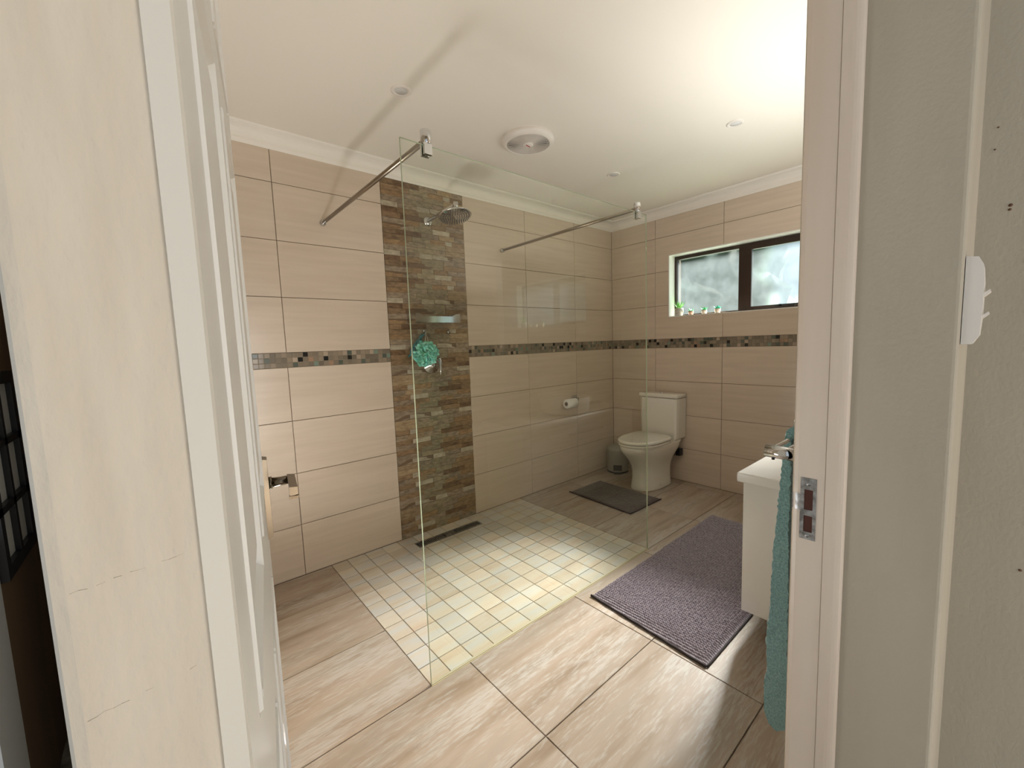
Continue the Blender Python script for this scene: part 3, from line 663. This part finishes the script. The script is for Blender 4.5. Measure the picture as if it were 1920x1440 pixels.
# pedal bin
bn = thing('pedal_bin', 'grey pedal bin in the corner beside the toilet', 'bin', (-.155, -.155, 0))
part('body', MB().lathe([(0, .012), (.098, .012), (.100, .02), (.100, .215)], (-.155, -.155, 0), 40), M['bin'], bn)
part('base', MB().lathe([(0, 0), (.098, 0), (.103, .004), (.103, .014), (.098, .018)], (-.155, -.155, 0), 40), M['black'], bn)
part('lid', MB().lathe([(.1015, .213), (.1025, .222), (.098, .243), (.08, .258), (.05, .266), (0, .270)], (-.155, -.155, 0), 40), M['bin'], bn)
a = math.radians(215); px, py = -.155 + .1 * math.cos(a), -.155 + .1 * math.sin(a)
pd = MB().rbox((-.03, -.035, .006), (.035, .035, .016), .003); R2 = Matrix.Rotation(a, 3, 'Z'); pd.v = [tuple(R2 @ Vector(v) + Vector((px, py, 0))) for v in pd.v]
p2 = MB().rbox((-.012, -.04, .03), (.004, .04, .085), .003); p2.v = [tuple(R2 @ Vector(v) + Vector((px, py, 0))) for v in p2.v]
pd.add(p2.v, p2.f); part('pedal', pd, M['black'], bn)
# paper holder and roll
ph_ = thing('paper_holder', 'chrome toilet paper holder on the left wall near the corner', 'holder', (-.60, -.04, .77))
part('backplate', MB().rbox((-.645, -.012, .752), (-.575, -.0008, .790), .003), M['chrome'], ph_)
part('arm', MB().tube([(-.612, -.012, .772), (-.612, -.062, .768), (-.63, -.070, .750), (-.80, -.070, .750)], .005, 12), M['chrome'], ph_)
tr_ = thing('toilet_roll', 'white toilet roll hanging on the chrome holder', 'toilet paper', (-.73, -.07, .737))
part('paper', MB().lathe([(.0185, -.065), (.040, -.065), (.041, -.063), (.041, .055), (.0185, .055)], (-.725, -.070, .737), 32, 'X'), M['paper'], tr_)
part('core', MB().lathe([(.0185, -.065), (.0185, .055), (.017, .055), (.017, -.065), (.0185, -.065)], (-.725, -.070, .737), 24, 'X'), M['card'], tr_)
# ---------------------------------------------------------------- bath mats
def bath_mat(name, lab, quad, m, h, fn, nu, nv, hem_w, z0=.001):
    q = [Vector(p + (0,)) for p in quad]; c = (q[0] + q[1] + q[2] + q[3]) / 4
    t = thing(name, lab, 'bath mat', (c.x, c.y, 0), 'bath mats on the floor')
    def P(u, v): return (q[0] * (1 - u) + q[1] * u) * (1 - v) + (q[3] * (1 - u) + q[2] * u) * v
    def top(u, v):
        p = P(u, v); ed = min(u, 1 - u, v, 1 - v); e = min(1, ed * 22)
        w_ = .004 * math.sin(9 * u + 2) * (1 if ed < .02 else 0)
        p = p + Vector((0, 0, z0 + (h + fn(p)) * (e ** .5))); p.y += w_ * (1 if v < .5 else -1) * .6; return p
    mb = MB().grid(top, nu, nv); part('pile', mb, m, t)
    return t, P
t, P = bath_mat('bath_mat', 'small dark brown bath mat in front of the toilet', [(-.963, -.835), (-.926, -.208), (-.515, -.213), (-.545, -.842)], M['mat_small'], .011,
                lambda p: .0025 * mnoise.noise(p * 60) + .003 * mnoise.noise(p * 8), 90, 60, .02)
hm = MB()
for a, b in ((0, 1),):
    hm.tube([P(a / 20 if 0 else i / 20, .0) + Vector((0, 0, .006)) for i in range(21)], .005, 8)
    hm.tube([P(0, i / 20) + Vector((0, 0, .006)) for i in range(21)], .005, 8)
part('hem', hm, M['mat_hem'], t)
def rows_(p):
    r = math.sin(p.x * 2 * PI / .0135 + .9 * mnoise.noise(p * 10)); s = math.sin(p.y * 2 * PI / .013 + 2.5 * mnoise.noise(p * 9))
    return .006 * r + .003 * s + .004 * mnoise.noise(p * 11) + .003 * mnoise.noise(p * 70)
t, P = bath_mat('bath_mat', 'large grey looped bath mat along the front of the vanity', [(-1.990, -1.860), (-1.948, -1.262), (-.566, -1.255), (-.566, -1.860)], M['mat_big'], .013, rows_, 180, 480, .02)
hm = MB()
hm.tube([P(i / 40, 0) + Vector((-.004, 0, .005 + .0012 * math.sin(i))) for i in range(41)], .0055, 8)
hm.tube([P(0, i / 60) + Vector((0, -.003, .005)) for i in range(61)], .004, 8)
part('hem', hm, M['mat_hem'], t)
# ---------------------------------------------------------------- vanity
VX0, VX1, VY = -1.712, -.452, -1.880
vn = thing('vanity_cabinet', 'white wall-hung vanity cabinet with two wide drawers', 'cabinet', (-1.08, -2.09, .12))
part('body', MB().rbox((VX0, WR + .008, .12), (VX1, VY - .018, .688), .002).box((VX0, VY - .02, .1205), (VX0 + .016, VY, .6875)).box((VX1 - .016, VY - .02, .1205), (VX1, VY, .6875)), M['white'], vn)
for z0, z1 in ((.122, .382), (.388, .686)):
    d = part('drawer', MB().rbox((VX0 + .018, VY - .0175, z0), (VX1 - .018, VY, z1), .002), M['white'], vn)
    part('handle', MB().rbox((-1.28, VY, z1 - .085), (-.88, VY + .022, z1 - .072), .002), M['chrome'], d)
ct = thing('countertop', 'white gloss countertop on the vanity cabinet', 'countertop', (-1.08, -2.08, .69))
part('slab', MB().rbox((-1.750, WR + .008, .690), (-.435, -1.866, .730), .006, 3), M['white'], ct)
bs = thing('wash_basin', 'round white basin standing on the vanity countertop', 'basin', (-1.08, -2.085, .731))
part('bowl', MB().lathe([(0, .001), (.15, .001), (.185, .012), (.196, .04), (.198, .125), (.194, .129), (.190, .125), (.186, .05), (.15, .03), (0, .022)], (-1.08, -2.085, .730), 56), M['ceramic'], bs)
mc = thing('wall_mirror', 'wide mirror cabinet on the wall above the basin', 'mirror', (-1.10, -2.25, 1.2))
part('cabinet', MB().box((-1.56, WR + .008, 1.20), (-.62, -2.2285, 1.90)), M['white'], mc)
part('glass', MB().box((-1.56, -2.228, 1.20), (-.62, -2.225, 1.90)), M['mirror'], mc)
# towel rail
rl = thing('towel_rail', 'chrome double towel rail on the wall beside the door', 'towel rail', (-2.3, -2.25, 1.04))
part('bracket', MB().tube([(-2.548, WR + .008, 1.040), (-2.548, -2.228, 1.042)], .0135, 24), M['chrome'], rl)
part('bracket', MB().tube([(-1.96, WR + .008, 1.040), (-1.96, -2.228, 1.042)], .0135, 24), M['chrome'], rl)
for y in (-2.245, -2.270): part('rod', MB().tube([(-2.545, y, 1.050), (-1.96, y, 1.050)], .0045, 12), M['chrome'], rl)
part('set_screw', MB().tube([(-2.548, -2.242, 1.030), (-2.548, -2.242, 1.024)], .003, 10), M['black'], rl)
# towel: inverted-U section swept along the rail
tw = thing('towel', 'thick teal towel folded over the towel rail behind the door jamb', 'towel', (-2.25, -2.25, .35))
prof = []
for z, y in ((.385, -2.262), (.352, -2.255), (.336, -2.238), (.345, -2.218), (.375, -2.209), (.44, -2.208), (.50, -2.213), (.56, -2.210), (.62, -2.216), (.74, -2.220), (.88, -2.226), (1.00, -2.232), (1.045, -2.234)): prof.append((y, z))
for t in range(1, 8): prof.append((-2.258 + .024 * math.cos(t * PI / 8), 1.05 + .030 * math.sin(t * PI / 8)))
prof += [(-2.284, 1.04), (-2.286, .8), (-2.286, .42), (-2.276, .41), (-2.272, .45), (-2.272, 1.03), (-2.264, 1.058), (-2.252, 1.058), (-2.250, 1.03), (-2.254, .8), (-2.258, .5)]
def resample(pr, n):
    L_ = [0]; 
    for i in range(len(pr)): a, b = pr[i], pr[(i + 1) % len(pr)]; L_.append(L_[-1] + math.dist(a, b))
    out = []; j = 0
    for k in range(n):
        t = L_[-1] * k / n
        while L_[j + 1] < t: j += 1
        f = (t - L_[j]) / max(1e-9, L_[j + 1] - L_[j]); a, b = pr[j % len(pr)], pr[(j + 1) % len(pr)]; out.append((a[0] + (b[0] - a[0]) * f, a[1] + (b[1] - a[1]) * f))
    return out
prs = resample(prof, 420); XT = [-2.468 + .0035 * i for i in range(130)]
def towf(u, v):
    y, z = prs[int(round(u * 420)) % 420]; x = XT[int(round(v * 129))]
    p = Vector((x, y, z)); d = .0035 * mnoise.noise(p * 300) + .0016 * mnoise.noise(p * 60) + .002 * mnoise.noise(Vector((x * 3, y * 3, z * 12)))
    e = min(1, v * 12 + .35); return (x - .004 * math.cos(z * 9) * (1 - v), y + (d * 1.2 if y > -2.262 else 0) - (1 - e) * (.004 if y > -2.24 else 0), z + d * .5)
tm = MB().grid(towf, 420, 130, closeu=True); cap = list(range(420)); part('cloth', tm, M['towel'], tw)
capm = MB(); ring = tm.v[:420]; capm.add([(x - .0005, y, z) for x, y, z in ring], [tuple(range(420))])
part('folded_edge', capm, M['towel'], tw)
# ---------------------------------------------------------------- ceiling fittings
for x, y, lab in ((-2.582, -.752, 'round white ceiling downlight nearest the doorway'), (-1.007, -.750, 'small round ceiling downlight beyond the extractor fan'), (-1.035, -1.558, 'round ceiling downlight on the window side near the door jamb')):
    d = thing('ceiling_downlight', lab, 'downlight', (x, y, CEIL), 'recessed ceiling downlights')
    part('ring', MB().lathe([(.027, -.001), (.030, -.005), (.040, -.005), (.0455, -.001), (.0455, 0)], (x, y, CEIL), 40), M['plastic'], d)
    part('lens', MB().lathe([(.028, 0), (.027, -.0025), (0, -.0032)], (x, y, CEIL), 32), mat('downlight_lens', (206, 204, 200), .3), d)
FX, FY = -1.822, -.762; Z0 = CEIL
fa = thing('extractor_fan', 'round white ceiling extractor fan with ribbed grille', 'extractor fan', (FX, FY, CEIL))
part('housing', MB().lathe([(.149, 0), (.149, -.010), (.146, -.016), (.134, -.026), (.124, -.030), (.1195, -.030), (.1185, -.027), (.118, -.004)], (FX, FY, Z0), 64), M['plastic'], fa)
part('interior', MB().lathe([(.118, -.004), (0, -.004)], (FX, FY, Z0), 48), M['dark'], fa)  # flat disc coloured as the shaded hollow behind the grille
for i in range(12):
    r = .036 + i * .0070; part('grille_ring', MB().lathe([(r, -.024), (r + .0019, -.025), (r + .0019, -.029), (r, -.029), (r, -.024)], (FX, FY, Z0), 48, smooth=False), M['plastic'], fa)
rb = MB()
for i in range(30):
    a = 2 * PI * i / 30; d = Vector((math.cos(a), math.sin(a), 0)); s_ = Vector((-d.y, d.x, 0)) * .0011; c_ = Vector((FX, FY, Z0))
    P8 = [c_ + d * r + s_ * k + Vector((0, 0, z)) for z in (-.0235, -.0265) for r, k in ((.028, -1), (.118, -1), (.118, 1), (.028, 1))]
    rb.add(P8, [(0, 1, 2, 3), (7, 6, 5, 4), (0, 1, 5, 4), (1, 2, 6, 5), (2, 3, 7, 6), (3, 0, 4, 7)])
part('grille_ribs', rb, M['plastic'], fa)
hbq = part('hub', MB().lathe([(.030, -.020), (.030, -.031), (.027, -.033), (0, -.0345)], (FX, FY, Z0), 32), M['plastic'], fa)
lg = MB(); d = Vector((.62, -.12, 0)).normalized(); s_ = Vector((-d.y, d.x, 0)); c_ = Vector((FX, FY, Z0 - .0348))
d = Vector((.98, .2, 0)).normalized(); s_ = Vector((-d.y, d.x, 0))
lg.add([c_ + d * a + s_ * b + Vector((0, 0, z)) for z in (0, -.0008) for a, b in ((-.018, -.003), (.018, -.003), (.018, .003), (-.018, .003))],
       [(0, 1, 2, 3), (7, 6, 5, 4), (0, 1, 5, 4), (1, 2, 6, 5), (2, 3, 7, 6), (3, 0, 4, 7)])
part('badge', lg, M['red'], hbq, 'slanted red bar badge')
# ---------------------------------------------------------------- succulents on the sill
def plant(y, kind, lab, potm, lm, pr_, ph, nl, ll, lw, up):
    x, z = .04, OZ0 + .0035; t = thing('potted_succulent', lab, 'plant', (x, y, z), 'small potted succulents on the window sill')
    part('pot', MB().lathe([(0, 0), (pr_ * .72, 0), (pr_ * .8, .002), (pr_, ph * .6), (pr_ * .93, ph), (pr_ * .84, ph), (pr_ * .8, ph * .8), (0, ph * .8)], (x, y, z), 24), potm, t)
    rr = random.Random(int(y * 1000))
    for i in range(nl):
        a = i * 2.399; el = up + (1 - i / nl) * -.7 + .35; L1 = ll * (.7 + .3 * rr.random()); el = max(.25, min(1.45, el + rr.uniform(-.1, .1)))
        d = Vector((math.cos(a) * math.cos(el), math.sin(a) * math.cos(el), math.sin(el))); sd = Vector((-math.sin(a), math.cos(a), 0)); up_ = sd.cross(d)
        mb = MB(); V = []; K = 7
        for k in range(K):
            f = k / (K - 1); wv = lw * math.sin(PI * (.12 + .88 * f) ** .8) * (1 - f * .2) if f < 1 else lw * .04
            c = Vector((x, y, z + ph * .85)) + d * L1 * f + Vector((0, 0, .15 * L1 * f * f))
            V += [c + sd * wv, c + up_ * wv * .35, c - sd * wv, c - up_ * wv * .25]
        mb.add(V, [(i_ * 4 + q, i_ * 4 + (q + 1) % 4, (i_ + 1) * 4 + (q + 1) % 4, (i_ + 1) * 4 + q) for i_ in range(K - 1) for q in range(4)], True)
        part('leaf', mb, lm, t)
plant(-.682, 0, 'tallest pale green succulent in a grey pot at sill left', M['pot_grey'], M['leaf1'], .038, .066, 18, .085, .008, .9)
plant(-.790, 1, 'small mid-green succulent next to the tallest one', M['pot_terra'], M['leaf2'], .022, .034, 12, .038, .009, .5)
plant(-.905, 1, 'small bright green succulent, third along the window sill', M['pot_cream'], M['leaf2'], .023, .034, 13, .042, .008, .6)
plant(-1.015, 1, 'small blue-green succulent nearest the window mullion', M['pot_cream'], M['leaf3'], .024, .036, 14, .042, .010, .6)
